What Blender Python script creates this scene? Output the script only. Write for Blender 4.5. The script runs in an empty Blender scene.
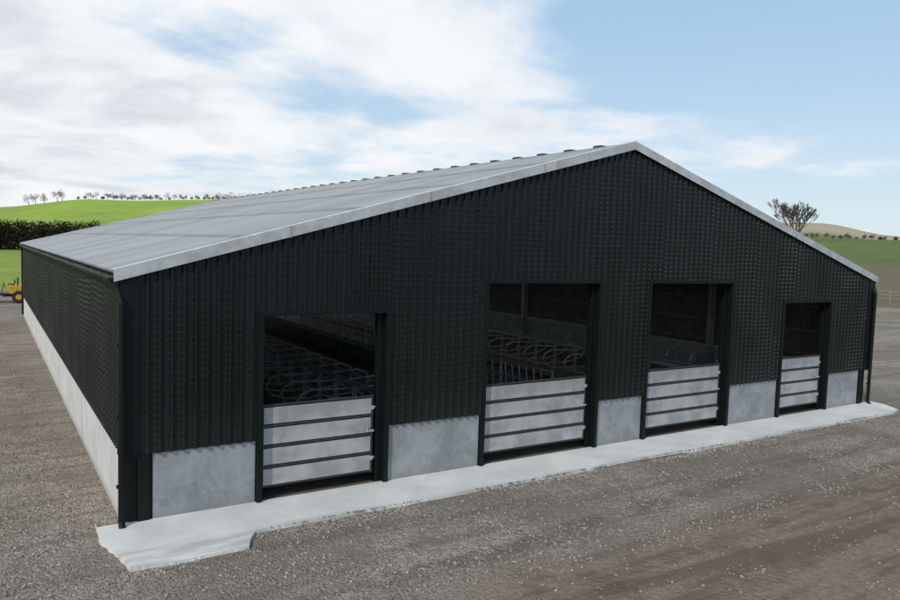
import bpy, math, random
import numpy as np
from mathutils import Matrix, Vector, noise
random.seed(7); rng=np.random.default_rng(7)
scene=bpy.context.scene
# ------------------------------------------------------------------ helpers
def link(o,parent=None):
    bpy.context.collection.objects.link(o)
    if parent: o.parent=parent
    return o
def empty(name,loc=(0,0,0)):
    e=bpy.data.objects.new(name,None); e.location=loc; e.empty_display_size=0.5
    return link(e)
class MB:
    def __init__(s): s.v=[]; s.f=[]
    def quad(s,a,b,c,d):
        n=len(s.v); s.v+=[a,b,c,d]; s.f.append((n,n+1,n+2,n+3))
    def poly(s,pts):
        n=len(s.v); s.v+=list(pts); s.f.append(tuple(range(n,n+len(pts))))
    def box(s,x0,x1,y0,y1,z0,z1,M=None):
        P=[(x0,y0,z0),(x1,y0,z0),(x1,y1,z0),(x0,y1,z0),(x0,y0,z1),(x1,y0,z1),(x1,y1,z1),(x0,y1,z1)]
        if M is not None: P=[tuple(M@Vector(p)) for p in P]
        s.hexa(P)
    def hexa(s,P):
        n=len(s.v); s.v+=P
        s.f+=[tuple(n+i for i in q) for q in [(0,3,2,1),(4,5,6,7),(0,1,5,4),(1,2,6,5),(2,3,7,6),(3,0,4,7)]]
    def tube(s,pts,rad,seg=8,caps=True):
        pts=[Vector(p) for p in pts]
        if not isinstance(rad,(list,tuple)): rad=[rad]*len(pts)
        rings=[]; up=None
        for i,p in enumerate(pts):
            d=(pts[min(i+1,len(pts)-1)]-pts[max(i-1,0)]).normalized()
            if up is None: up=Vector((0,0,1)) if abs(d.z)<.9 else Vector((1,0,0))
            a=d.cross(up)
            if a.length<1e-4: a=d.orthogonal()
            a.normalize(); b=a.cross(d).normalized(); up=b
            n=len(s.v); rings.append(n)
            for k in range(seg):
                t=2*math.pi*k/seg
                s.v.append(tuple(p+(a*math.cos(t)+b*math.sin(t))*rad[i]))
        for i in range(len(rings)-1):
            for k in range(seg):
                s.f.append((rings[i]+k,rings[i]+(k+1)%seg,rings[i+1]+(k+1)%seg,rings[i+1]+k))
        if caps:
            s.f.append(tuple(rings[0]+k for k in range(seg))[::-1]); s.f.append(tuple(rings[-1]+k for k in range(seg)))
    def obj(s,name,mat,parent=None,bevel=0,smooth=False,loc=None):
        me=bpy.data.meshes.new(name); me.from_pydata(s.v,[],s.f); me.validate(); me.update()
        o=bpy.data.objects.new(name,me); me.materials.append(mat)
        if smooth: me.polygons.foreach_set('use_smooth',[True]*len(me.polygons))
        if bevel:
            m=o.modifiers.new('bevel','BEVEL'); m.width=bevel; m.segments=2; m.limit_method='ANGLE'
        if loc: o.location=loc
        return link(o,parent)
class NT:
    def __init__(s,tree): s.t=tree; s.n=tree.nodes; s.l=tree.links
    def node(s,typ,ins={},**kw):
        n=s.n.new(typ)
        for k,v in kw.items(): setattr(n,k,v)
        for k,v in ins.items(): s.put(n.inputs[k],v)
        return n
    def put(s,sock,v):
        if isinstance(v,bpy.types.NodeSocket): s.l.new(v,sock)
        else: sock.default_value=v
    def math(s,op,a,b=0.0,c=None,clamp=False):
        n=s.node('ShaderNodeMath',operation=op,use_clamp=clamp); s.put(n.inputs[0],a); s.put(n.inputs[1],b)
        if c is not None: s.put(n.inputs[2],c)
        return n.outputs[0]
    def noise(s,vec,scale,detail=4,rough=.55,dist=0):
        n=s.node('ShaderNodeTexNoise',{'Vector':vec,'Scale':scale,'Detail':detail,'Roughness':rough,'Distortion':dist}); return n.outputs['Fac']
    def ss(s,x,a,b,lo=0.0,hi=1.0):
        n=s.node('ShaderNodeMapRange',interpolation_type='SMOOTHSTEP')
        for i,v in enumerate([x,a,b,lo,hi]): s.put(n.inputs[i],v)
        return n.outputs[0]
    def mix(s,f,a,b,mode='MIX'):
        n=s.node('ShaderNodeMix',data_type='RGBA',blend_type=mode)
        s.put(n.inputs[0],f)
        for sock,v in ((n.inputs[6],a),(n.inputs[7],b)):
            if isinstance(v,tuple) and len(v)==3: v=(*v,1)
            s.put(sock,v)
        return n.outputs[2]
    def mapping(s,vec,scale=(1,1,1),loc=(0,0,0),rot=(0,0,0)):
        n=s.node('ShaderNodeMapping',{'Vector':vec,'Scale':scale,'Location':loc,'Rotation':rot}); return n.outputs[0]
def newmat(name):
    m=bpy.data.materials.new(name); m.use_nodes=True
    nt=NT(m.node_tree); b=m.node_tree.nodes['Principled BSDF']
    tc=nt.node('ShaderNodeTexCoord').outputs['Object']
    return m,nt,b,tc
def setp(nt,b,base=None,rough=None,metal=None,spec=None,bump=None,bs=.5,bd=.01):
    if base is not None:
        if isinstance(base,tuple) and len(base)==3: base=(*base,1)
        nt.put(b.inputs['Base Color'],base)
    if rough is not None: nt.put(b.inputs['Roughness'],rough)
    if metal is not None: nt.put(b.inputs['Metallic'],metal)
    if spec is not None: nt.put(b.inputs['Specular IOR Level'],spec)
    if bump is not None:
        n=nt.node('ShaderNodeBump',{'Height':bump,'Strength':bs,'Distance':bd}); nt.l.new(n.outputs[0],b.inputs['Normal'])
def simple(name,c,rough=.6,metal=0,var=.25,scale=3,c2=None,bs=.3,bscale=20,bd=.005,spec=None):
    m,nt,b,tc=newmat(name)
    n1=nt.noise(tc,scale,4,.6)
    c2=c2 or tuple(x*(1-var) for x in c)
    col=nt.mix(nt.ss(n1,.35,.65),c,c2)
    r=nt.ss(n1,.3,.7,rough*.85,min(1,rough*1.15))
    setp(nt,b,col,r,metal,spec,bump=nt.noise(tc,bscale,2),bs=bs,bd=bd)
    return m
# ------------------------------------------------------------------ materials
def cladding_mat():
    m,nt,b,tc=newmat('green_cladding_paint')
    sx=nt.node('ShaderNodeSeparateXYZ',{0:tc}); s=nt.math('ADD',sx.outputs[0],sx.outputs[1]); z=sx.outputs[2]
    fr=nt.math('FRACT',nt.math('DIVIDE',nt.math('ADD',s,100.0),.2))
    d=nt.math('ABSOLUTE',nt.math('SUBTRACT',fr,.275))
    mask=nt.ss(d,.10,.15,1.0,0.0)
    sheet=nt.math('FLOOR',s)
    wn=nt.node('ShaderNodeTexWhiteNoise',{'W':sheet},noise_dimensions='1D').outputs['Value']
    saw=nt.math('FRACT',nt.math('ADD',nt.math('DIVIDE',z,.118),nt.math('MULTIPLY',wn,.6)))
    lou=nt.math('MULTIPLY',mask,nt.math('MULTIPLY',nt.ss(saw,.0,.12,0.,1.),nt.ss(saw,.14,.45,1.,0.)))
    blot=nt.noise(nt.mapping(tc,(1,1,.35)),1.4,4,.6)
    amt=nt.math('MULTIPLY',lou,nt.ss(nt.noise(nt.mapping(tc,(.6,.6,.35)),1.1,3),.36,.64,.35,1.0))
    col=nt.mix(blot,(.0038,.0068,.0066),(.0070,.0112,.0108))
    col=nt.mix(nt.math('MULTIPLY',wn,.6),col,(.0085,.0130,.0125))
    dust=nt.math('MULTIPLY',nt.ss(z,1.2,2.2,1.,0.),nt.noise(nt.mapping(tc,(6,6,1)),1.5,3))
    col=nt.mix(nt.math('MULTIPLY',dust,.14),col,(.09,.088,.078))
    rough=nt.math('ADD',nt.ss(blot,.3,.7,.30,.42),nt.math('MULTIPLY',wn,.08))
    setp(nt,b,col,rough,spec=.30,bump=amt,bs=.75,bd=.012)
    return m
M_clad=cladding_mat()
M_trim=simple('dark_green_flashing',(.0045,.0072,.0070),.5,scale=2,bs=.1,spec=.25)
M_steel=simple('galvanised_steel',(.52,.54,.56),.42,.35,scale=9,bs=.15)
M_darksteel=simple('painted_portal_steel',(.035,.038,.04),.6,scale=4)
def concrete(name,c1,c2,stain,foot=.5):
    m,nt,b,tc=newmat(name)
    n1=nt.noise(tc,1.3,7,.68,.6); n2=nt.noise(tc,9,5,.7); n3=nt.noise(nt.mapping(tc,(4,4,.4)),1.7,4)
    z=nt.node('ShaderNodeSeparateXYZ',{0:tc}).outputs[2]
    col=nt.mix(nt.ss(n1,.32,.68),c1,c2)
    col=nt.mix(nt.math('MULTIPLY',nt.ss(n2,.45,.75),.4),col,stain)
    col=nt.mix(nt.math('MULTIPLY',nt.ss(n3,.5,.75),.3),col,stain)
    col=nt.mix(nt.math('MULTIPLY',nt.ss(nt.math('ADD',z,nt.math('MULTIPLY',n1,.35)),.12,.42,1.,0.),foot),col,(.17,.155,.135))
    setp(nt,b,col,.85,bump=n2,bs=.35,bd=.008)
    return m
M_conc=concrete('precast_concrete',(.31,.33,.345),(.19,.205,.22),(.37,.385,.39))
M_conc_sunlit=concrete('sunlit_precast_concrete',(.56,.57,.57),(.45,.46,.46),(.62,.62,.62))  # same precast concrete, side panels coloured paler to look sunlit
def apron_mat():
    m,nt,b,tc=newmat('cast_concrete_apron')
    n1=nt.noise(tc,.8,7,.65,.4); n2=nt.noise(tc,14,5,.7); n4=nt.noise(nt.mapping(tc,(.5,2.5,1)),2,4)
    y=nt.node('ShaderNodeSeparateXYZ',{0:tc}).outputs[1]
    col=nt.mix(nt.ss(n1,.3,.7),(.63,.63,.615),(.50,.50,.485))
    col=nt.mix(nt.math('MULTIPLY',nt.ss(n4,.55,.8),.45),col,(.36,.345,.32))
    col=nt.mix(nt.math('MULTIPLY',nt.ss(n2,.6,.75),.4),col,(.34,.33,.31))
    dirt=nt.math('MULTIPLY',nt.ss(nt.math('ADD',y,nt.math('MULTIPLY',n1,.5)),-1.15,-.85,1.,0.),nt.ss(n4,.35,.6))
    col=nt.mix(nt.math('MULTIPLY',dirt,.45),col,(.27,.25,.22))
    setp(nt,b,col,.9,bump=n2,bs=.4,bd=.006)
    return m
M_apron=apron_mat()
def roof_mat():
    m,nt,b,tc=newmat('fibre_cement_sheet')
    n1=nt.noise(tc,.5,5,.6); n2=nt.noise(nt.mapping(tc,(.4,5,1)),1.2,4)
    sx=nt.node('ShaderNodeSeparateXYZ',{0:tc})
    cell=nt.node('ShaderNodeCombineXYZ',{0:nt.math('FLOOR',nt.math('DIVIDE',nt.math('ADD',sx.outputs[0],.16),2.377)),1:nt.math('FLOOR',nt.math('DIVIDE',sx.outputs[1],1.022))}).outputs[0]
    wn=nt.node('ShaderNodeTexWhiteNoise',{'Vector':cell},noise_dimensions='2D').outputs['Value']
    col=nt.mix(n1,(.295,.312,.325),(.385,.40,.41))
    col=nt.mix(nt.math('MULTIPLY',wn,.7),col,(.25,.265,.28))
    col=nt.mix(nt.math('MULTIPLY',nt.ss(n2,.5,.75),.5),col,(.20,.212,.225))
    lap=nt.math('FRACT',nt.math('DIVIDE',nt.math('ADD',sx.outputs[0],.16),2.377))
    col=nt.mix(nt.math('MULTIPLY',nt.ss(lap,.90,.975,0.,1.),.4),col,(.14,.148,.155))
    setp(nt,b,col,.9,spec=.12)
    return m
M_roof=roof_mat()
M_verge=simple('pale_verge_flashing',(.50,.52,.54),.55,.1,scale=3,bs=.15)
M_gate=simple('galvanised_gate_sheet',(.44,.45,.45),.5,.15,scale=1.5,bs=.2,var=.35)
M_tubeD=simple('weathered_gate_tube',(.035,.038,.04),.5,.2,scale=8)
M_floor=simple('barn_floor_concrete',(.12,.098,.078),.85,scale=.7,c2=(.06,.05,.04),bd=.02)
M_bed=simple('stall_bedding',(.24,.20,.145),.95,scale=4,c2=(.11,.09,.068),bd=.03)
M_in=simple('interior_sheet_lining',(.17,.178,.174),.6,scale=1.5)
M_rubber=simple('tyre_rubber',(.022,.022,.022),.85,scale=12)
M_yellow=simple('yellow_machine_paint',(.62,.36,.02),.4,scale=5,c2=(.45,.26,.03))
M_black=simple('black_machine_frame',(.03,.03,.03),.6)
M_bark=simple('bark',(.10,.085,.07),.9,scale=8,c2=(.05,.042,.035))
M_wood=simple('weathered_timber',(.30,.25,.19),.9,scale=8,c2=(.18,.145,.11))
def grp():
    m,nt,b,tc=newmat('added_translucent_sheet')  # for unseen translucent sheets added to brighten the barn interior
    t=nt.node('ShaderNodeBsdfTranslucent',{'Color':(.6,.63,.61,1)})
    mx=nt.node('ShaderNodeMixShader',{0:.65}); out=m.node_tree.nodes['Material Output']
    setp(nt,b,(.6,.63,.62),.4); nt.l.new(b.outputs[0],mx.inputs[1]); nt.l.new(t.outputs[0],mx.inputs[2]); nt.l.new(mx.outputs[0],out.inputs[0])
    return m
M_grp=grp()
def foliage(name,c1,c2):
    m,nt,b,tc=newmat(name)
    n=nt.noise(tc,1.5,4,.7)
    col=nt.mix(nt.ss(n,.35,.65),c1,c2)
    setp(nt,b,col,.9,spec=.1); return m
M_hedge=foliage('dark_hedge_foliage',(.022,.020,.014),(.045,.036,.026))
M_fartree=foliage('distant_bare_twigs',(.10,.10,.085),(.16,.155,.13))
# ------------------------------------------------------------------ dims
W=23.45; L=36.75; HE=4.25; HP=1.26; SL=.2785
def zr(x,off=0): return HE+.03+SL*min(x,W-x)+off
OP=[(2.37,4.92,3.55),(7.45,10.80,4.15),(12.64,15.95,4.15),(18.52,21.0,3.55)]
barn=empty('livestock_barn')
# ------------------------------------------------------------------ ribbed walls
def ribs(s0,s1,breaks):
    pts=[]; k=math.floor(s0/.2)-1
    while k*.2<s1+.2:
        b=k*.2; pts+=[(b,0),(b+.11,0),(b+.13,1),(b+.18,1)]; k+=1
    xs=[p[0] for p in pts]; ds=[p[1] for p in pts]
    allx=sorted(set([x for x in xs if s0<x<s1]+[s0,s1]+[b for b in breaks if s0<b<s1]))
    return [(x,float(np.interp(x,xs,ds))*.040) for x in allx]
def gable(y,sgn,name,mat,bottom):
    mb=MB(); br=[o[0]for o in OP]+[o[1] for o in OP]+[W/2]
    P=ribs(0.02,W-.02,br)
    for (a,da),(b,db) in zip(P[:-1],P[1:]):
        m=(a+b)/2; zb=bottom
        for o in OP:
            if o[0]<m<o[1]: zb=o[2]
        ya=y+sgn*da; yb=y+sgn*db
        mb.quad((a,ya,zb),(b,yb,zb),(b,yb,zr(b)),(a,ya,zr(a)))
    return mb.obj(name,mat,barn)
gable(-.045,-1,'front_gable_cladding',M_clad,HP-.05)
gable(.03,1,'front_gable_inner_lining',M_in,HP)
gable(L+.045,1,'rear_gable_cladding',M_clad,HP-.05)  # rear repeats the front openings, added to let light inside
gable(L-.03,-1,'rear_gable_inner_lining',M_in,HP)
def side(x,sgn,name,mat):
    mb=MB(); P=ribs(.02,L-.02,[])
    for (a,da),(b,db) in zip(P[:-1],P[1:]):
        mb.quad((x+sgn*da,a,HP-.05),(x+sgn*db,b,HP-.05),(x+sgn*db,b,HE+.02),(x+sgn*da,a,HE+.02))
    return mb.obj(name,mat,barn)
side(-.02,-1,'left_side_cladding',M_clad); side(.05,1,'left_side_inner_lining',M_in)
side(W+.02,1,'right_side_cladding',M_clad); side(W-.05,-1,'right_side_inner_lining',M_in)
mb=MB()
for z in (1.45,2.3,3.2,4.0):
    x=.155
    while x<W:
        if not any(o[0]-.2<x<o[1]+.2 and z<o[2]+.1 for o in OP): mb.box(x-.012,x+.012,-.096,-.0855,z-.012,z+.012)
        x+=.4
    y=.155
    while y<L: mb.box(-.072,-.0605,y-.012,y+.012,z-.012,z+.012); y+=.4
mb.obj('cladding_fixings',M_trim,barn)
# ------------------------------------------------------------------ concrete panels
JW=.10
mb=MB()
segs=[(0.44,OP[0][0]-JW),(OP[0][1]+JW,OP[1][0]-JW),(OP[1][1]+JW,OP[2][0]-JW),(OP[2][1]+JW,OP[3][0]-JW),(OP[3][1]+JW,W-.40)]
for a,b in segs: mb.box(a+.01,b-.01,-.02,.13,-.1,HP)
mb.obj('front_concrete_panels',M_conc,barn,bevel=.012)
mb=MB()
for a,b in segs: mb.box(a+.01,b-.01,L-.13,L+.02,-.1,HP)
mb.obj('rear_concrete_panels',M_conc,barn,bevel=.012)
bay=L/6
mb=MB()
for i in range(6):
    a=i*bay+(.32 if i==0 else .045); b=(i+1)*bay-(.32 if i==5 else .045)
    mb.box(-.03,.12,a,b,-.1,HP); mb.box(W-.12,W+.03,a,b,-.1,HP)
mb.obj('side_concrete_panels',M_conc_sunlit,barn,bevel=.015)
mb=MB()
for i in range(1,6):
    for x in (.0,W): mb.box(x-.024,x+.024,i*bay-.045,i*bay+.045,-.1,HP-.01)
mb.obj('panel_joint_posts',M_darksteel,barn)
# ------------------------------------------------------------------ corner posts, jambs, heads, downpipes
mb=MB()
for x0,x1 in ((.0,.43),(W-.40,W)):
    for y0,y1 in ((-.012,.10),(L-.10,L+.012)):
        mb.box(x0,x1,y0,y1,-.1,HP+.02)
for x0,x1 in ((-.012,.10),(W-.10,W+.012)):
    mb.box(x0,x1,.13,.30,-.1,HP); mb.box(x0,x1,L-.30,L-.13,-.1,HP)
for xs in ((-.078,.20),(W-.20,W+.078)):
    mb.box(xs[0],xs[1],-.101,-.088,HP-.07,HE+.0)
mb.box(-.082,-.064,-.084,.22,HP-.07,HE); mb.box(W+.064,W+.082,-.084,.22,HP-.07,HE)
for x in (.30,W-.30): mb.box(x-.10,x+.10,-.06,-.046,0,HP-.02)
mb.obj('corner_flashings',M_trim,barn,bevel=.004)
mb=MB()
for o in OP:
    for yy,s in ((0,-1),(L,1)):
        ya,yb=(yy-.105,yy+.20) if s<0 else (yy-.20,yy+.105)
        mb.box(o[0]-JW,o[0],ya,yb,-.1,o[2]+.09); mb.box(o[1],o[1]+JW,ya,yb,-.1,o[2]+.09)
        mb.box(o[0],o[1],ya,yb,o[2],o[2]+.09)
        if s<0: mb.box(o[1]-.13,o[1]-.001,.06,.19,-.1,o[2]-.001)
mb.obj('door_opening_frames',M_trim,barn,bevel=.006)
mb=MB()
for x,s in ((-.02,-1),(W+.02,1)):
    mb.tube([(x+s*.10,-.03,HE-.02),(x+s*.10,-.05,HE-.20),(x+s*.045,-.155,HE-.42),(x+s*.045,-.155,0.12),(x+s*.045,-.24,.03)],.055,12)
    for z in (.7,1.9,3.1): mb.box(x+s*.045-.075,x+s*.045+.075,-.165,-.09,z,z+.05)
    mb.tube([(x+s*.10,L+.03,HE-.02),(x+s*.045,L+.155,HE-.42),(x+s*.045,L+.155,0.12)],.055,12)
mb.obj('downpipes',M_trim,barn)
mb=MB()
for x,s in ((-.02,-1),(W+.02,1)):
    prof=[(x+s*(.155+.085*math.cos(t)),HE-.005+.085*math.sin(t)) for t in np.linspace(math.pi,2*math.pi,9)]
    prof2=[(x+s*(.155+.079*math.cos(t)),HE-.003+.079*math.sin(t)) for t in np.linspace(2*math.pi,math.pi,9)]
    pr=prof+prof2
    for i in range(len(pr)):
        a=pr[i]; b=pr[(i+1)%len(pr)]
        mb.quad((a[0],-.08,a[1]),(b[0],-.08,b[1]),(b[0],L+.08,b[1]),(a[0],L+.08,a[1]))
    for y in (-.08,L+.08): mb.poly([(p[0],y,p[1]) for p in prof])
mb.obj('gutters',M_trim,barn)
# ------------------------------------------------------------------ roof
mb=MB(); ml=MB(); OV=.16
half=W/2+OV; nc=5; per=.146
ys=np.arange(-.10,L+.12,per/6)
prof=.026*np.cos(2*math.pi*ys/per)
run=half/nc
for sidei in (0,1):
    for c in range(nc):
        u0=c*run-(.12 if c>0 else 0); u1=(c+1)*run-(.10 if c==nc-1 else 0)
        def P(u,y,d,extra):
            x=-OV+u; z=HE+.075+SL*u+d+extra
            if sidei: x=W+OV-u
            return (x,y,z)
        for j in range(len(ys)-1):
            light=sidei==1 and c in (1,2,3) and (ys[j]%3.06)<1.02 and ys[j]>1.5  # invented roof lights, only on the unseen slope, to brighten the interior
            t=ml if light else mb
            t.quad(P(u0,ys[j],prof[j],.034),P(u1,ys[j],prof[j],0.004),P(u1,ys[j+1],prof[j+1],.004),P(u0,ys[j+1],prof[j+1],.034))
            t.quad(P(u0,ys[j],prof[j],.034),P(u0,ys[j+1],prof[j+1],.034),P(u0,ys[j+1],prof[j+1],.012),P(u0,ys[j],prof[j],.012))
mb.obj('roof_sheets',M_roof,barn); ml.obj('added_roof_lights',M_grp,barn)
def rz(u): return HE+.075+SL*u
mb=MB(); mr=MB(); ridge=rz(half)
y=-.08
while y<L+.05:
    y1=min(y+1.16,L+.08)
    for s in (-1,1):
        x=W/2; a=.30
        mb.hexa([(x,y,ridge+.020),(x,y1,ridge+.020),(x+s*a,y1,ridge+.030-SL*a),(x+s*a,y,ridge+.030-SL*a),
                 (x,y,ridge+.045),(x,y1,ridge+.045),(x+s*a,y1,ridge+.052-SL*a),(x+s*a,y,ridge+.052-SL*a)])
    if 1.0<y<L-1: mr.box(W/2-.13,W/2+.13,y-.12,y+.16,ridge-.02,ridge+.070)
    y=y1+.004
mb.obj('ridge_capping',M_roof,barn); mr.obj('ridge_vent_laps',M_darksteel,barn,bevel=.01)
mb=MB()
for yy,s in ((-.135,-1),(L+.145,1)):
    for m in (0,1):
        def X(u): return -OV-.02+u if m==0 else W+OV+.02-u
        h=half+.02
        y0,y1=(yy,yy+.26) if s<0 else (yy-.26,yy)
        e0,e1=(yy-.012,yy+.0) if s<0 else (yy,yy+.012)
        A=HE+.10
        for (ya,yb,zl,zh) in ((y0,y1,.02,.035),(e0,e1,-.17,.035)):
            mb.hexa([(X(0),ya,A+zl),(X(h),ya,A+zl+SL*h),(X(h),yb,A+zl+SL*h),(X(0),yb,A+zl),
                     (X(0),ya,A+zh),(X(h),ya,A+zh+SL*h),(X(h),yb,A+zh+SL*h),(X(0),yb,A+zh)])
mb.obj('verge_flashings',M_verge,barn)
mb=MB()
for m in (0,1):
    for u in (3.0,6.0,9.0):
        x=-OV+u if m==0 else W+OV-u
        z=HE+.10+SL*u
        xa,xb=x-.02,x+.02; sa=SL*(-.02 if m==0 else .02); sb=-sa
        mb.hexa([(xa,-.151,z-.172+sa),(xb,-.151,z-.172+sb),(xb,-.1475,z-.172+sb),(xa,-.1475,z-.172+sa),
                 (xa,-.151,z+.033+sa),(xb,-.151,z+.033+sb),(xb,-.1475,z+.033+sb),(xa,-.1475,z+.033+sa)])
mb.obj('verge_lap_straps',M_roof,barn)
# ------------------------------------------------------------------ frame + purlins
mb=MB()
for i in range(0,7):
    y=min(max(i*bay,.32),L-.32)
    for m in (0,1):
        x0=.14 if m==0 else W-.14-.30
        mb.box(x0,x0+.015,y-.08,y+.08,0,HE-.08); mb.box(x0+.285,x0+.30,y-.08,y+.08,0,HE-.08); mb.box(x0+.0152,x0+.2848,y-.006,y+.006,0,HE-.08)
        def X(u): return u if m==0 else W-u
        for o1,o2,hw in ((-.08,-.095,.08),(-.38,-.395,.08),(-.0951,-.3799,.006)):
            mb.hexa([(X(.14),y-hw,zr(.14,o2-.12)),(X(W/2-.001),y-hw,zr(W/2,o2-.12)),(X(W/2-.001),y+hw,zr(W/2,o2-.12)),(X(.14),y+hw,zr(.14,o2-.12)),
                     (X(.14),y-hw,zr(.14,o1-.12)),(X(W/2-.001),y-hw,zr(W/2,o1-.12)),(X(W/2-.001),y+hw,zr(W/2,o1-.12)),(X(.14),y+hw,zr(.14,o1-.12))])
mb.obj('portal_frames',M_steel,barn)
mb=MB()
for u in np.linspace(.5,W/2-.35,9):
    for m in (0,1):
        x=u if m==0 else W-u
        mb.box(x-.03,x+.03,.15,L-.15,zr(u,-.17),zr(u,-.01))
for z in (1.45,2.3,3.2,4.0):
    for x in (.105,W-.105): mb.box(x-.02,x+.02,.15,L-.15,z-.06,z+.06)
mb.obj('timber_purlins',M_wood,barn)
mb=MB()
for x in (6.2,11.72,17.2):
    for y in (.24,L-.24): mb.box(x-.08,x+.08,y-.1,y+.1,0,zr(x,-.2))
mb.obj('gable_posts',M_steel,barn)
mb=MB(); mb.box(.13,W-.13,.14,L-.14,-.05,.012); mb.obj('barn_floor',M_floor,barn)
mb=MB()
for o in OP:
    for y0,y1 in ((-.02,.139),(L-.139,L+.02)): mb.box(o[0]+.002,o[1]-.002,y0,y1,-.06,.03)
mb.obj('door_sills',M_floor,barn)
mb=MB()
beds=[(.45,2.15),(5.1,7.3),(11.05,12.35),(16.1,18.35),(21.3,W-.45)]
for a,b in beds: mb.box(a,b,2.5,L-2.5,.013,.16)
mb.obj('stall_beds',M_bed,barn,bevel=.02)
mb=MB()
def loop(x,dirx,y,len_=1.9):
    mb.tube([(x,y,.16),(x,y,1.20)],.03,6)
    q=[(x,1.12),(x+dirx*(len_*.75),1.18),(x+dirx*(len_*.95),1.05),(x+dirx*len_,.85),(x+dirx*(len_*.92),.62),(x+dirx*(len_*.6),.48),(x+dirx*.3,.42),(x,.50)]
    mb.tube([(a,y,b) for a,b in q],.030,6,caps=False)
for xp,dx in ((.5,1),(6.2,-1),(6.28,1),(17.2,-1),(17.28,1),(W-.5,-1)):
    y=3.0
    while y<L-3:
        loop(xp,dx,y,1.55 if 1<xp<22 else 1.9); y+=1.18
    mb.tube([(xp+dx*.05,2.7,1.25),(xp+dx*.05,L-2.7,1.25)],.03,6)
    mb.tube([(xp+dx*.45,2.7,1.30),(xp+dx*.45,L-2.7,1.30)],.025,6)
mb.obj('cubicle_dividers',M_steel,barn)
mb=MB()
for z in (.45,1.0,1.45): mb.tube([(11.7,2.6,z),(11.7,L-2.6,z)],.03,6)
y=2.6
while y<L-2.5:
    mb.tube([(11.7,y,0.16),(11.7,y,1.5)],.035,6)
    for k in range(1,7): mb.tube([(11.7,y+k*.35,.45),(11.7,y+k*.35+.16,1.45)],.018,5)
    y+=2.45
mb.obj('feed_barrier',M_steel,barn)
mb=MB(); mb.box(11.35,11.45,2.6,L-2.6,.15,.65); mb.box(11.95,12.05,2.6,L-2.6,.15,.65); mb.obj('feed_trough_walls',M_conc,barn)
# ------------------------------------------------------------------ gates
def gate(w,loc):
    e=empty('farm_gate',loc)
    top=1.84; bot=.30; n=4; gap=.085; bh=(top-bot-gap*(n-1)-.05)/n
    mb=MB()
    for i in range(n):
        z0=bot+i*(bh+gap); t=random.uniform(-.004,.004)
        mb.box(.05,w-.09,.012+t,.020+t,z0,z0+bh)
        mb.box(.05,w-.09,.0255,.050,z0,z0+.008); mb.box(.05,w-.09,.0255,.050,z0+bh-.008,z0+bh)
    mb.obj('sheet_boards',M_gate,e,bevel=.002)
    mb=MB()
    for i in range(1,n):
        z=bot+i*(bh+gap)-gap/2; mb.tube([(.04,.035,z),(w-.06,.035,z)],.028,8)
    mb.tube([(.04,.045,top-.01),(w-.06,.045,top-.01)],.024,8)
    mb.tube([(.04,.045,bot-.03),(w-.06,.045,bot-.03)],.024,8)
    mb.tube([(.03,.045,bot-.055),(.03,.045,top+.015)],.03,8); mb.tube([(w-.06,.04,bot-.055),(w-.06,.04,top+.015)],.038,8)
    mb.box(.05,w-.09,.055,.06,bot-.02,top-.02)
    mb.tube([(w*.5,.09,bot),(w*.5,.09,top)],.022,8)
    mb.obj('tube_frame',M_tubeD,e)
    mb=MB()
    for z in (.55,1.6): mb.tube([(w-.06,.045,z),(w+.02,.045,z)],.018,6); mb.box(w-.09,w-.03,.0,.07,z-.04,z+.04)
    mb.box(w-.20,w-.02,-.004,.006,1.10,1.14); mb.tube([(w-.16,-.01,1.12),(w-.16,-.01,1.24)],.012,6)
    mb.obj('hinges_and_latch',M_steel,e)
    return e
for o in OP: gate(o[1]-o[0]-.17,(o[0]+.01,.03,0))
# ------------------------------------------------------------------ terrain
CX,CY=-2.0,-13.0
TAB={0:[(0,0),(72,0),(150,1.6),(250,6),(450,17.5),(600,21),(1500,10),(5000,0)],
 7:[(0,0),(72,0),(150,1.8),(250,8),(450,25.5),(600,28),(1500,10),(5000,0)],
 15:[(0,0),(72,0),(150,1.8),(250,9),(450,29.5),(600,31),(1500,10),(5000,0)],
 30:[(0,0),(75,0),(150,2),(250,8),(450,24),(600,26),(1500,10),(5000,0)],
 50:[(0,0),(80,0),(150,3),(300,12),(450,16),(700,36),(1500,20),(5000,0)],
 59:[(0,0),(86,0),(150,4.0),(300,13.2),(450,15),(700,38),(1500,20),(5000,0)],
 64:[(0,0),(86,0),(150,4.2),(300,13.0),(450,14),(700,26),(1500,20),(5000,0)],
 90:[(0,0),(86,0),(150,4),(300,11),(450,13),(700,20),(1500,10),(5000,0)],
 180:[(0,0),(80,0),(150,1),(300,4),(700,10),(1500,5),(5000,0)],
 270:[(0,0),(60,0),(150,1),(300,5),(700,14),(1500,5),(5000,0)],
 350:[(0,0),(70,0),(150,1.4),(250,5),(450,13),(600,16),(1500,8),(5000,0)]}
TAB[360]=TAB[0]
keys=sorted(TAB)
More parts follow.
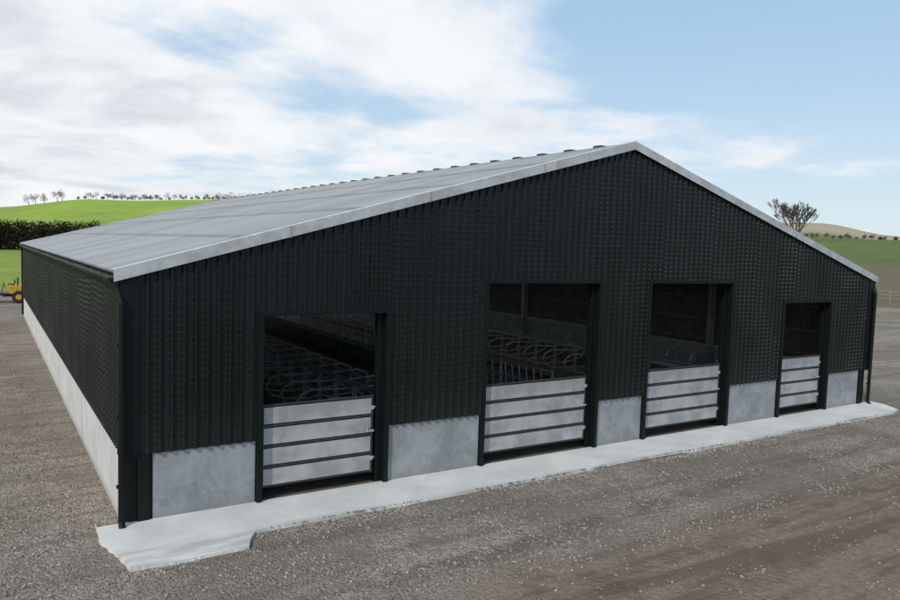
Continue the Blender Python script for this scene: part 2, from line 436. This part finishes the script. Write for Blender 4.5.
def height(x,y):
    dx,dy=x-CX,y-CY; r=math.hypot(dx,dy); az=math.degrees(math.atan2(dx,dy))%360
    if r<60: z=0.
    else:
        for i in range(len(keys)-1):
            if keys[i]<=az<=keys[i+1]: a,b=keys[i],keys[i+1]; break
        t=(az-a)/(b-a); t=t*t*(3-2*t)
        def pz(T):
            rs=[p[0] for p in T]; zs=[p[1] for p in T]
            return sum(float(np.interp(r*k,rs,zs)) for k in (.90,.95,1,1.05,1.1))/5
        z=pz(TAB[a])*(1-t)+pz(TAB[b])*t
    if r>80: z+=noise.noise(Vector((x*.012,y*.012,0)))*min(1,(r-80)/150)*1.2
    if r<90:
        z+=(noise.noise(Vector((x*.35,y*.35,3)))*.035+noise.noise(Vector((x*1.7,y*1.7,9)))*.016)*0.8-.02
        if -.6<x<W+.6 and -1.5<y<L+.6: z=min(z,-.012)
    return z
def terrain():
    rs=[0.0]; r=.4
    while r<5200: rs.append(r); r*=1.028 if r>4 else 1.07
    NA=400; verts=[(CX,CY,height(CX,CY))]; faces=[]
    for r in rs[1:]:
        for k in range(NA):
            a=2*math.pi*k/NA
            x=CX+r*math.sin(a); y=CY+r*math.cos(a); verts.append((x,y,height(x,y)))
    for k in range(NA): faces.append((0,1+(k+1)%NA,1+k))
    for i in range(len(rs)-2):
        o=1+i*NA; p=o+NA
        for k in range(NA):
            k2=(k+1)%NA; faces.append((o+k,o+k2,p+k2,p+k))
    me=bpy.data.meshes.new('ground'); me.from_pydata(verts,[],faces); me.update()
    names=('grass','farness','rough_pasture','sunlit_tint'); A=[[],[],[],[]]
    for (x,y,z) in verts:
        r=math.hypot(x-CX,y-CY); az=math.degrees(math.atan2(x-CX,y-CY))%360
        R0=74 if (az<30 or az>300) else 86
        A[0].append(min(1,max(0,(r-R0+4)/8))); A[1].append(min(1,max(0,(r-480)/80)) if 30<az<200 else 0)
        A[2].append(min(1,max(0,(165-r)/30))*(1 if 40<az<120 else .15))
        A[3].append(1. if az>300 or az<35 else 0.)  # marks left-hand fields for the sunlit colour
    for n,v in zip(names,A): me.attributes.new(n,'FLOAT','POINT').data.foreach_set('value',v)
    me.polygons.foreach_set('use_smooth',[True]*len(me.polygons))
    return link(bpy.data.objects.new('ground',me))
ground=terrain()
def ground_mat():
    m,nt,b,tc=newmat('gravel_yard_and_pasture')
    v=nt.node('ShaderNodeTexVoronoi',{'Vector':tc,'Scale':25.0},feature='F1')
    sc=nt.node('ShaderNodeSeparateColor',{0:v.outputs['Color']}); cell,cell2=sc.outputs[0],sc.outputs[1]
    d1=v.outputs['Distance']
    st=nt.mix(cell,(.165,.145,.122),(.375,.34,.295))
    st=nt.mix(nt.math('MULTIPLY',nt.ss(cell2,.80,.95),.6),st,(.50,.47,.42))
    big=nt.noise(tc,.22,5,.6,.5); mid=nt.noise(tc,1.3,5,.65); fine=nt.noise(tc,9,5,.7)
    lane=nt.noise(nt.mapping(tc,(.12,1.6,1)),1.2,4,.6)
    col=nt.mix(nt.ss(mid,.45,.72),st,(.225,.193,.158))
    col=nt.mix(nt.math('MULTIPLY',nt.ss(fine,.5,.7),.5),col,(.135,.115,.095))
    col=nt.mix(nt.math('MULTIPLY',nt.ss(big,.42,.60),.55),col,(.155,.132,.106))
    col=nt.mix(nt.math('MULTIPLY',nt.ss(lane,.48,.64),.6),col,(.150,.125,.099))
    sx=nt.node('ShaderNodeSeparateXYZ',{0:tc}); X,Y=sx.outputs[0],sx.outputs[1]
    wob=nt.math('ADD',nt.math('MULTIPLY',nt.math('SUBTRACT',mid,.5),2.0),nt.math('MULTIPLY',nt.math('SUBTRACT',big,.5),3.0))
    edge=nt.math('ADD',Y,wob)
    soil=nt.math('MULTIPLY',nt.ss(edge,-4.9,-4.1,1.,0.),nt.ss(nt.math('ADD',X,wob),1.5,5.0,0.,1.))
    soilc=nt.mix(nt.ss(fine,.35,.7),(.165,.130,.100),(.24,.20,.16))
    soilc=nt.mix(nt.math('MULTIPLY',nt.ss(lane,.46,.58),.75),soilc,(.105,.081,.061))
    soilc=nt.mix(nt.math('MULTIPLY',nt.ss(mid,.52,.66),.6),soilc,(.10,.078,.060))
    col=nt.mix(nt.math('MULTIPLY',soil,.9),col,soilc)
    curve=nt.math('ADD',nt.math('MULTIPLY',nt.math('SUBTRACT',X,9.0),.06),nt.math('MULTIPLY',nt.math('SUBTRACT',big,.5),.8))
    yy=nt.math('SUBTRACT',Y,curve)
    rut=None
    for c0 in (-3.55,-5.35,-6.6):
        dd=nt.ss(nt.math('ABSOLUTE',nt.math('SUBTRACT',yy,c0)),.10,.27,1.,0.)
        rut=dd if rut is None else nt.math('MAXIMUM',rut,dd)
    rut=nt.math('MULTIPLY',rut,nt.ss(mid,.36,.58))
    rut=nt.math('MULTIPLY',rut,nt.ss(X,-1.,4.,0.,1.))
    tread=nt.math('SINE',nt.math('ADD',nt.math('MULTIPLY',nt.math('ADD',X,nt.math('MULTIPLY',Y,.6)),36.0),nt.math('MULTIPLY',fine,4.0)))
    col=nt.mix(nt.math('MULTIPLY',rut,.6),col,(.135,.108,.085))
    gr,fa,rp,sunlit=[nt.node('ShaderNodeAttribute',attribute_name=n).outputs['Fac'] for n in ('grass','farness','rough_pasture','sunlit_tint')]
    gbig=nt.noise(tc,.012,4,.55); gmid=nt.noise(tc,.09,5,.65)
    g=nt.mix(nt.ss(gmid,.35,.65),(.095,.130,.045),(.13,.165,.06))
    g_sunlit=nt.mix(nt.ss(gmid,.35,.65),(.24,.35,.045),(.31,.43,.07))  # brighter grass: sunlight on the left fields put into the colour
    g=nt.mix(sunlit,g,g_sunlit)
    g=nt.mix(nt.math('MULTIPLY',nt.ss(gbig,.42,.6),.4),g,(.18,.23,.06))
    g=nt.mix(nt.math('MULTIPLY',fine,.25),g,(.08,.10,.03))
    g=nt.mix(nt.math('MULTIPLY',rp,nt.ss(gmid,.2,.5)),g,(.16,.135,.095))
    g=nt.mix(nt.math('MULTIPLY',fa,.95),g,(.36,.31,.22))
    gm=nt.ss(nt.math('ADD',gr,nt.math('MULTIPLY',nt.math('SUBTRACT',nt.noise(tc,.35,4),.5),.9)),.4,.6)
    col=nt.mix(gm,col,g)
    hgt=nt.math('ADD',nt.math('MULTIPLY',d1,-1.2),nt.math('MULTIPLY',fine,1.8))
    hgt=nt.math('MULTIPLY',hgt,nt.ss(soil,0.,1.,1.,.6))
    hgt=nt.math('ADD',hgt,nt.math('MULTIPLY',rut,nt.math('ADD',-1.0,nt.math('MULTIPLY',tread,.22))))
    setp(nt,b,col,.95,spec=.12,bump=hgt,bs=.8,bd=.032)
    return m
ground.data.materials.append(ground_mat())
def apron():
    outl=[(-.42,.25),(-.45,-.6),(-.28,-1.30),(-.2,-1.85),(.4,-1.95),(1.0,-1.95),(1.56,-1.93),(1.70,-1.6),(1.84,-1.38)]
    x=2.2
    while x<23.2:
        outl.append((x,-1.34+.03*noise.noise(Vector((x*.5,0,0)))+(.10 if 10<x<13 else 0))); x+=.3
    outl+=[(23.5,-1.15),(23.95,-.5),(24.0,.2)]
    P=[]
    for i in range(len(outl)-1):
        a=Vector(outl[i]); b2=Vector(outl[i+1]); n=max(1,int((b2-a).length/.05))
        for k in range(n):
            p=a.lerp(b2,k/n); j=noise.noise(Vector((p.x*7,p.y*7,1)))*.015+noise.noise(Vector((p.x*22,p.y*22,1)))*.015
            P.append((p.x+j,p.y+j))
    P.append(outl[-1]); mb=MB()
    top=[(p[0],p[1],.04) for p in P]
    inner=[(min(max(p[0],-.012),W+.012),.0) if p[1]<.0 else p for p in P]
    for i in range(len(P)-1):
        a,b2=top[i],top[i+1]; c,d=inner[i+1],inner[i]
        mb.quad(a,b2,(c[0],max(c[1],.0),.04),(d[0],max(d[1],.0),.04))
        mb.quad((a[0],a[1]-.02,-.10),(b2[0],b2[1]-.02,-.10),b2,a)
    return mb.obj('concrete_apron',M_apron)
apron()
# ------------------------------------------------------------------ loose stones
def stones(name,N,sampler,smin,smax,mat):
    base=np.array([(1,0,0),(-1,0,0),(0,1,0),(0,-1,0),(0,0,1),(0,0,-1)],float)
    tri=np.array([(0,2,4),(2,1,4),(1,3,4),(3,0,4),(2,0,5),(1,2,5),(3,1,5),(0,3,5)])
    pos=sampler(N); N=len(pos)
    s=smin+(smax-smin)*rng.random(N)**2.8
    sc=np.stack([s*(.8+.5*rng.random(N)),s*(.6+.5*rng.random(N)),s*(.4+.35*rng.random(N))],1)
    V=base[None]*sc[:,None]*(.75+.5*rng.random((N,6,1)))
    a=rng.random(N)*6.283; ca,sa=np.cos(a),np.sin(a)
    x=V[:,:,0]*ca[:,None]-V[:,:,1]*sa[:,None]; y=V[:,:,0]*sa[:,None]+V[:,:,1]*ca[:,None]
    V=np.stack([x+rng.normal(0,.15,x.shape)*s[:,None],y,V[:,:,2]],2)+pos[:,None]
    V=V.reshape(-1,3); T=(tri[None]+np.arange(N)[:,None,None]*6).reshape(-1,3)
    me=bpy.data.meshes.new(name); me.vertices.add(len(V)); me.vertices.foreach_set('co',V.ravel())
    me.loops.add(T.size); me.loops.foreach_set('vertex_index',T.ravel().astype(np.int32))
    me.polygons.add(len(T)); me.polygons.foreach_set('loop_start',np.arange(0,T.size,3,dtype=np.int32))
    me.update(calc_edges=True); me.validate(); me.materials.append(mat)
    return link(bpy.data.objects.new(name,me))
def gsamp(N):
    out=[]
    while len(out)<N:
        q=random.random()
        if q<.55: x=random.uniform(-6,22); y=random.uniform(-10.5,-1.3)
        elif q<.64:
            x=random.uniform(-.3,24); y=-1.36-abs(random.gauss(0,.12))+random.gauss(0,.05); y-=.6 if x<1.7 else 0
        else: x=random.uniform(-8,-.3); y=random.uniform(-8,20)
        if -.5<x<24 and y>-1.34-(.6 if x<1.8 else 0) and random.random()<(.96 if not 19.6<x<20.8 else .3): continue
        if y<-5 and x>4 and random.random()<.8: continue
        if noise.noise(Vector((x*.6,y*.9,5)))<random.uniform(-.4,.3): continue
        if y>-.03 and x>-.05: continue
        zz=height(x,y)+.004
        if -.4<x<24 and y>-1.36 : zz=.045
        out.append((x,y,zz))
    return np.array(out)
def stone_mat():
    m,nt,b,tc=newmat('crushed_stone')
    v=nt.node('ShaderNodeTexWhiteNoise',{'Vector':nt.node('ShaderNodeVectorMath',{0:tc,1:(.05,.05,.05)},operation='SNAP').outputs[0]},noise_dimensions='3D').outputs['Value']
    col=nt.mix(v,(.13,.113,.095),(.39,.355,.31)); setp(nt,b,col,.9,spec=.15); return m
stones('gravel',46000,gsamp,.009,.042,stone_mat())
# ------------------------------------------------------------------ vegetation
def clumps(name,blobs,mat,size,parent=None):
    V=[]
    for cx,cy,cz,rx,ry,rz_,n in blobs:
        d=rng.normal(size=(n,3)); d/=np.linalg.norm(d,axis=1)[:,None]; rad=rng.random(n)**.45
        p=d*rad[:,None]*np.array([rx,ry,rz_])+np.array([cx,cy,cz])
        u=rng.normal(size=(n,3)); u/=np.linalg.norm(u,axis=1)[:,None]; w=rng.normal(size=(n,3)); w/=np.linalg.norm(w,axis=1)[:,None]
        s=size*(.5+rng.random((n,1)))
        V.append(np.stack([p-u*s,p+w*s*.6,p+u*s],1))
    V=np.concatenate(V).reshape(-1,3); T=np.arange(len(V)).reshape(-1,3)
    me=bpy.data.meshes.new(name); me.from_pydata(V.tolist(),[],T.tolist()); me.update(); me.materials.append(mat)
    return link(bpy.data.objects.new(name,me),parent)
def pol(az,r):
    a=math.radians(az); return CX+r*math.sin(a),CY+r*math.cos(a)
bl=[];tr=MB()
def far_tree(az,r,h,dens=150):
    x,y=pol(az,r); z=height(x,y)-.3
    tr.tube([(x,y,z-.5),(x,y,z+h*.3)],[h*.03,h*.02],5)
    for k in range(5):
        bl.append((x+random.uniform(-.24,.24)*h,y+random.uniform(-.24,.24)*h,z+h*random.uniform(.38,.68),h*.22,h*.22,h*.26,dens//5))
for az,h in ((-1.5,6),(.2,5),(2.6,7.5),(3.0,7),(3.5,6),(4.3,8),(4.6,7)): far_tree(az,452,h,260)
az=5.6
while az<15.5: far_tree(az,455+random.uniform(-4,4),random.choice((2.5,3.5,4.5,5.5)),130); az+=random.uniform(.1,.38)
for i in range(12): far_tree(14.8+i*.28,300+random.uniform(-6,6),random.uniform(9,12),300)
az=57
while az<75: far_tree(az,302,random.uniform(1.2,2.8),110); az+=random.uniform(.1,.6)
tl=empty('distant_tree_line')
clumps('twigs',bl,M_fartree,.36,tl); tr.obj('trunks',M_bark,tl)
hb=[]
for i in range(75):
    x,y=pol(-8+i*.2,150+random.uniform(-1.5,1.5)); z=height(x,y)
    hb.append((x,y,z+2.3,1.7,1.8,2.9+random.uniform(-.4,.4),430))
clumps('hedge',hb,M_hedge,.34)
def bare_tree(name,x,y,h,seed):
    random.seed(seed); mb=MB(); z=height(x,y)
    def grow(p,d,l,r,dep):
        n=3; pts=[p]; q=p.copy(); dd=d.copy()
        for k in range(n):
            dd=(dd+Vector((random.uniform(-.16,.16),random.uniform(-.16,.16),random.uniform(-.02,.12)))).normalized()
            q=q+dd*l/n; pts.append(q.copy())
        mb.tube(pts,[r*(1-.4*k/n) for k in range(n+1)],6 if dep<3 else 3,caps=False)
        if dep>=6: return
        for k in range((3 if dep<5 else 4)+(1 if dep==2 else 0)):
            a=random.uniform(0,6.283); s=random.uniform(.35,.75)
            side=Vector((math.cos(a),math.sin(a),0))
            nd=(dd*math.cos(s)+side*math.sin(s)+Vector((0,0,.14))).normalized()
            grow(pts[random.choice((2,3,3))],nd,l*random.uniform(.60,.78),max(r*.55,.034),dep+1)
    grow(Vector((x,y,z-.3)),Vector((0,0,1)),h*.33,h*.026,0)
    return mb.obj(name,M_bark)
tx,ty=pol(57.7,130); bare_tree('bare_tree',tx,ty,12.8,11)
random.seed(21)
mb=MB(); mw=MB(); prev=None
for i in range(40):
    x,y=pol(52+i*.85,91+i*.12); z=height(x,y)
    mb.tube([(x,y,z-.2),(x,y,z+1.3)],.09,6)
    if prev:
        for hh in (.4,.75,1.15): mw.tube([(prev[0],prev[1],prev[2]+hh),(x,y,z+hh)],.05,4)
    prev=(x,y,z)
fe=empty('field_fence'); mb.obj('posts',M_wood,fe); mw.obj('rails',M_wood,fe)
# ------------------------------------------------------------------ site dumper
def dumper(loc,rotz):
    e=empty('site_dumper',loc); e.rotation_euler=(0,0,rotz)
    mb=MB()
    b=[(.35,-.45,.75),(1.35,-.45,.70),(1.35,.45,.70),(.35,.45,.75)]; t=[(.15,-.75,1.35),(1.95,-.75,1.22),(1.95,.75,1.22),(.15,.75,1.35)]
    ti=[(.21,-.69,1.35),(1.88,-.69,1.22),(1.88,.69,1.22),(.21,.69,1.35)]; bi=[(.42,-.4,.80),(1.28,-.4,.76),(1.28,.4,.76),(.42,.4,.80)]
    mb.poly(b[::-1])
    for i in range(4):
        j=(i+1)%4
        mb.quad(b[i],b[j],t[j],t[i]); mb.quad(t[i],t[j],ti[j],ti[i]); mb.quad(ti[i],ti[j],bi[j],bi[i])
    mb.poly(bi); mb.obj('skip',M_yellow,e)
    mb=MB(); mb.box(-1.75,-.65,-.5,.5,.62,1.18); mb.box(-1.70,-.70,-.45,.45,1.181,1.24); mb.obj('engine_cover',M_yellow,e,bevel=.06)
    mb=MB(); mb.box(-1.8,-.2,-.35,.35,.42,.60); mb.box(-.2,1.3,-.3,.3,.48,.66); mb.box(-.62,-.2,-.55,.55,.601,.68)
    mb.box(-.95,-.55,-.22,.22,1.25,1.33); mb.box(-1.0,-.93,-.22,.22,1.331,1.62)
    mb.tube([(-.15,0,.68),(-.28,0,1.25)],.03,8); mb.obj('chassis_and_seat',M_black,e,bevel=.02)
    mb=MB(); mb.tube([(-.30+.19*math.cos(t)*.4,.19*math.sin(t),1.27+.19*math.cos(t)*.9) for t in np.linspace(0,6.283,17)],.015,6)
    mb.tube([(-1.15,-.48,1.2),(-1.15,-.48,1.75),(-1.15,.48,1.75),(-1.15,.48,1.2)],.03,8); mb.obj('steering_wheel_and_roll_bar',M_black,e)
    for i,(x,y) in enumerate(((.95,-.72),(.95,.72),(-1.25,-.72),(-1.25,.72))):
        mb=MB(); R=.42
        for yy0,yy1,r in ((y-.15,y+.15,R),(y-.17,y+.17,R*.86)):
            mb.tube([(x,yy0,R),(x,yy1,R)],r,20)
        for k in range(16):
            a=k*math.pi/8; M=Matrix.Translation((x,y,R))@Matrix.Rotation(a,4,'Y'); mb.box(-.03,.03,-.15,.15,R-.01,R+.03,M)
        mb.obj('wheel_%d'%(i+1),M_rubber,e)
        mb=MB(); mb.tube([(x,y-.185,R),(x,y+.185,R)],.20,16); mb.obj('hub_%d'%(i+1),M_yellow,e)
dumper((-1.1,47.5,0),math.radians(175))
# ------------------------------------------------------------------ world + sun
SUN_EL=math.radians(40); sd=Vector((-.86,-.51,0)).normalized()
w=bpy.data.worlds.new('World'); scene.world=w; w.use_nodes=True; nt=NT(w.node_tree)
bg=w.node_tree.nodes['Background']
sky=nt.node('ShaderNodeTexSky',sky_type='NISHITA'); sky.sun_disc=False; sky.sun_elevation=SUN_EL
sky.sun_rotation=math.atan2(sd.x,sd.y)%(2*math.pi); sky.altitude=100; sky.air_density=1.0; sky.dust_density=.6; sky.ozone_density=1.2
g=nt.node('ShaderNodeTexCoord').outputs['Generated']
sx=nt.node('ShaderNodeSeparateXYZ',{0:g}); zz=nt.math('ADD',nt.math('MAXIMUM',sx.outputs[2],0.0),.13)
v=nt.node('ShaderNodeCombineXYZ',{0:nt.math('DIVIDE',sx.outputs[0],zz),1:nt.math('DIVIDE',sx.outputs[1],zz),2:0.0}).outputs[0]
n1=nt.noise(nt.mapping(v,loc=(3.1,1.7,0)),.55,6,.52,.25); n2=nt.noise(nt.mapping(v,loc=(7,2,4)),1.6,5,.6,.3)
left=nt.math('ADD',nt.math('MULTIPLY',sx.outputs[0],-.84),nt.math('MULTIPLY',sx.outputs[1],.54))
dens=nt.math('ADD',nt.math('ADD',nt.math('MULTIPLY',n1,.75),nt.math('MULTIPLY',n2,.25)),nt.math('MULTIPLY',left,.25))
dens=nt.math('ADD',dens,nt.ss(sx.outputs[2],0.0,.16,.10,0.02))
cm=nt.ss(dens,.45,.58)
shade=nt.math('MULTIPLY',nt.ss(nt.noise(nt.mapping(v,loc=(1,9,2)),.9,5,.55,.3),.42,.66),nt.ss(dens,.50,.64))
ccol=nt.mix(shade,(9.6,9.7,9.85),(6.2,6.6,7.2))
skyc=nt.mix(.7,sky.outputs[0],nt.mix(nt.ss(sx.outputs[2],.0,.35),(6.9,8.2,9.3),(4.5,6.9,9.3)))
col=nt.mix(nt.math('MULTIPLY',cm,.95),skyc,ccol)
nt.put(bg.inputs[0],col); bg.inputs[1].default_value=.1
sl=bpy.data.lights.new('sun','SUN'); sl.energy=2.5; sl.angle=math.radians(1.0); sl.color=(1,.945,.87)
so=bpy.data.objects.new('sun',sl); link(so)
tosun=Vector((sd.x*math.cos(SUN_EL),sd.y*math.cos(SUN_EL),math.sin(SUN_EL)))
so.rotation_euler=tosun.to_track_quat('Z','Y').to_euler()
# ------------------------------------------------------------------ camera
cd=bpy.data.cameras.new('camera'); cam=bpy.data.objects.new('camera',cd); link(cam)
cd.sensor_width=36; cd.lens=36*728.53/900; cd.clip_end=12000; cd.clip_start=.1
Rm=Matrix.Rotation(-.5700,4,'Z')@Matrix.Rotation(1.4984,4,'X')@Matrix.Rotation(.0321,4,'Z')
cam.matrix_world=Matrix.Translation((-1.968,-13.175,4.925))@Rm
scene.camera=cam
scene.view_settings.view_transform='Standard'; scene.view_settings.look='None'; scene.view_settings.exposure=0
